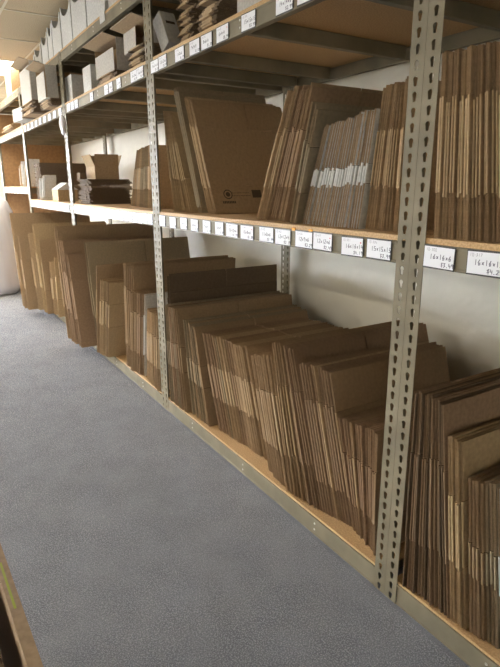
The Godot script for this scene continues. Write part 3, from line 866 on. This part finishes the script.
# a carton opened out, empty, flaps up, standing on the dark pile
func opened_carton(at: Vector3) -> void:
	var o := thing("opened_carton", "opened empty kraft carton with flaps up, standing on the dark flat pile", "carton", at)
	var w := .32; var d := .25; var h := .13; var t := .005
	for s in [-1, 1]:
		boxpart("side_panel", Vector3(-d * .5, 0, s * w * .5 - t * .5), Vector3(d * .5, h, s * w * .5 + t * .5), M.kraft, o)
		boxpart("end_panel", Vector3(s * d * .5 - t * .5, 0, -w * .5), Vector3(s * d * .5 + t * .5, h, w * .5), M.kraft_pale, o)
		var f := boxpart("flap", Vector3(-d * .5, 0, -t * .5), Vector3(d * .5, .12, t * .5), M.kraft, o)
		f.position = Vector3(0, h, s * w * .5)
		f.rotation.x = s * .18
		var e := boxpart("flap", Vector3(-t * .5, 0, -w * .5), Vector3(t * .5, .12, w * .5), M.kraft_yellow if s < 0 else M.kraft_pale, o)
		e.position = Vector3(s * d * .5, h, 0)
		e.rotation.z = -s * .35
	boxpart("base_panel", Vector3(-d * .5, 0, -w * .5), Vector3(d * .5, t, w * .5), M.kraft, o)

func house_box(at: Vector3) -> void:
	var o := thing("small_gable_box", "small kraft box with a pitched white lid beside the dark pile", "box", at)
	boxpart("body", Vector3(0, 0, -.16), Vector3(.24, .14, .16), M.kraft_yellow, o, .003)
	var st := newst()
	extrude(st, PackedVector2Array([Vector2(-.01, .1405), Vector2(.25, .1405), Vector2(.12, .225)]), -.165, .165)
	part("lid", fin(st, M.white_board), o)

func tilted_box(at: Vector3) -> void:
	var o := thing("tilted_white_box", "small white box tilted on edge beside the single post, on the upper shelf", "box", at + Vector3(.02, .055, 0))
	o.rotation = Vector3(-.5, .12, 0)
	boxpart("body", Vector3(-.05, 0, -.055), Vector3(.07, .24, .055), M.white_board, o, .004)
	boxpart("lid_flap", Vector3(-.048, .2405, -.053), Vector3(.068, .2435, .053), M.grey_board, o, .001)
	boxpart("print_mark", Vector3(-.02, .15, .0551), Vector3(.05, .17, .0556), M.ink, o)

# crumpled paper or film: a lumpy closed surface
func crumple(at: Vector3, rx: float, h: float, rz: float, called: String, label: String, category: String) -> void:
	var n := FastNoiseLite.new()
	n.seed = int(at.z * -100)
	n.frequency = 5.0
	var st := newst()
	var rings := 14
	var segs := 16
	var P := func(i: int, j: int) -> Vector3:
		var v := float(i) / rings
		var a := TAU * (j % segs) / segs
		var prof := pow(sin(PI * clamp(v * .93 + .035, 0, 1)), .35)
		var p := Vector3(cos(a) * rx * prof, v * h, sin(a) * rz * prof)
		var f := 1.0 + n.get_noise_3d(p.x * 2 + at.x, p.y * 2, p.z * 2) * .5
		if i == 0 or i == rings: f = .3
		return Vector3(p.x * f, p.y, p.z * f)
	for i in rings:
		for j in segs:
			quad(st, P.call(i, j), P.call(i, j + 1), P.call(i + 1, j + 1), P.call(i + 1, j))
	var o := part(numbered(called), fin(st, M.white_board if category == "paper" else M.plastic), self, at)
	tag(o, label, category)

func wrapped_roll(at: Vector3) -> void:
	# a tall roll in a white plastic film, soft shoulders and vertical folds
	var st := newst()
	st.set_smooth_group(0)
	var prof := [[0.0, .0], [.40, .0], [.46, .05], [.49, .15], [.50, .5], [.49, 1.0], [.45, 1.35], [.38, 1.52], [.27, 1.60], [.10, 1.63], [0.0, 1.625]]
	var segs := 48
	var P := func(i: int, j: int) -> Vector3:
		var a := TAU * (j % segs) / segs
		var f := 1.0 + .018 * sin(a * 9 + i) + .012 * sin(a * 17 - i * 2.0)
		return Vector3(cos(a) * prof[i][0] * f, prof[i][1], sin(a) * prof[i][0] * f)
	for i in prof.size() - 1:
		for j in segs:
			quad(st, P.call(i, j), P.call(i, j + 1), P.call(i + 1, j + 1), P.call(i + 1, j))
	var o := part("wrapped_roll", fin(st, M.plastic), self, at)
	used["wrapped_roll"] = 0
	tag(o, "tall roll wrapped in white plastic film standing on the carpet", "roll")

func near_sheets() -> void:
	# big cartons standing on edge along the other side of the aisle
	for i in 4:
		var w := 1.3
		var t: float = [.024, .008, .008, .008][i]
		var o := carton_proto(w, .90 if i == 0 else .86, t, .3, 1.0 if i == 0 else .7, .5, "kraft")
		o.name = numbered("flattened_carton")
		add_child(o)
		o.position = Vector3([.1005, .052, .025, -.005][i], .003, -.32)
		o.rotation.y = PI * .5 + .036
		tag(o, "thick flattened carton with a lime mark on its edge, standing across the aisle" if i == 0 else "thin flattened carton standing across the aisle behind the lime-marked one", "carton", "cartons standing across the aisle")
		if i == 0:
			var m := boxpart("lime_mark", Vector3(.73, .9001, -.004), Vector3(.90, .9008, .001), M.lime, o)
			m.rotation.y = .0

# loops of the carpet where they are near enough to show: short tilted tufts, nobody could count them
func carpet_pile() -> void:
	var st := newst()
	var top := Vector3(.003, .0024, 0)
	var ring := [Vector3(-.0045, -.001, -.003), Vector3(.0045, -.001, -.003), Vector3(.0045, -.001, .003), Vector3(-.0045, -.001, .003)]
	for k in 4: tri(st, ring[k], ring[(k + 1) % 4], top)
	var m := mat(Color(1, 1, 1), 1.0)
	m.vertex_color_use_as_albedo = true
	m.metallic_specular = 0.05
	m.rim_enabled = true
	m.rim = 1.0
	m.rim_tint = 0.5
	var tuft := fin(st, m)
	var mm := MultiMesh.new()
	mm.transform_format = MultiMesh.TRANSFORM_3D
	mm.use_colors = true
	mm.mesh = tuft
	var xf: Array = []
	var patch := FastNoiseLite.new()
	patch.seed = 77
	patch.frequency = 1.7
	patch.fractal_octaves = 3
	var z := -.9
	while z > -13.5:
		var size: float = 1.0 + max(0.0, (-z - 2.0)) * .34
		var step: float = .0080 * size
		var x: float = .05 + max(0.0, -z - 1.5) * .06
		while x < 1.535:
			var b := Basis(Vector3.UP, rr(0, TAU)).scaled(Vector3(1, rr(.4, 1.4), 1) * size * rr(.6, 1.0))
			var p := Vector3(x + rr(-.5, .5) * step, 0, z + rr(-.5, .5) * step)
			var v := rr(.34, .41) * (1.0 + .14 * patch.get_noise_2d(p.x, p.z))
			xf.append([Transform3D(b, p), Color(v * .955, v * .975, v * 1.04)])
			x += step
		z -= step
	mm.instance_count = xf.size()
	for i in xf.size():
		mm.set_instance_transform(i, xf[i][0])
		mm.set_instance_color(i, xf[i][1])
	var o := MultiMeshInstance3D.new()
	o.name = "carpet_pile"
	o.multimesh = mm
	add_child(o)
	tag(o, "short blue-grey tufts of the carpet beside the shelving", "carpet pile", "", "stuff")
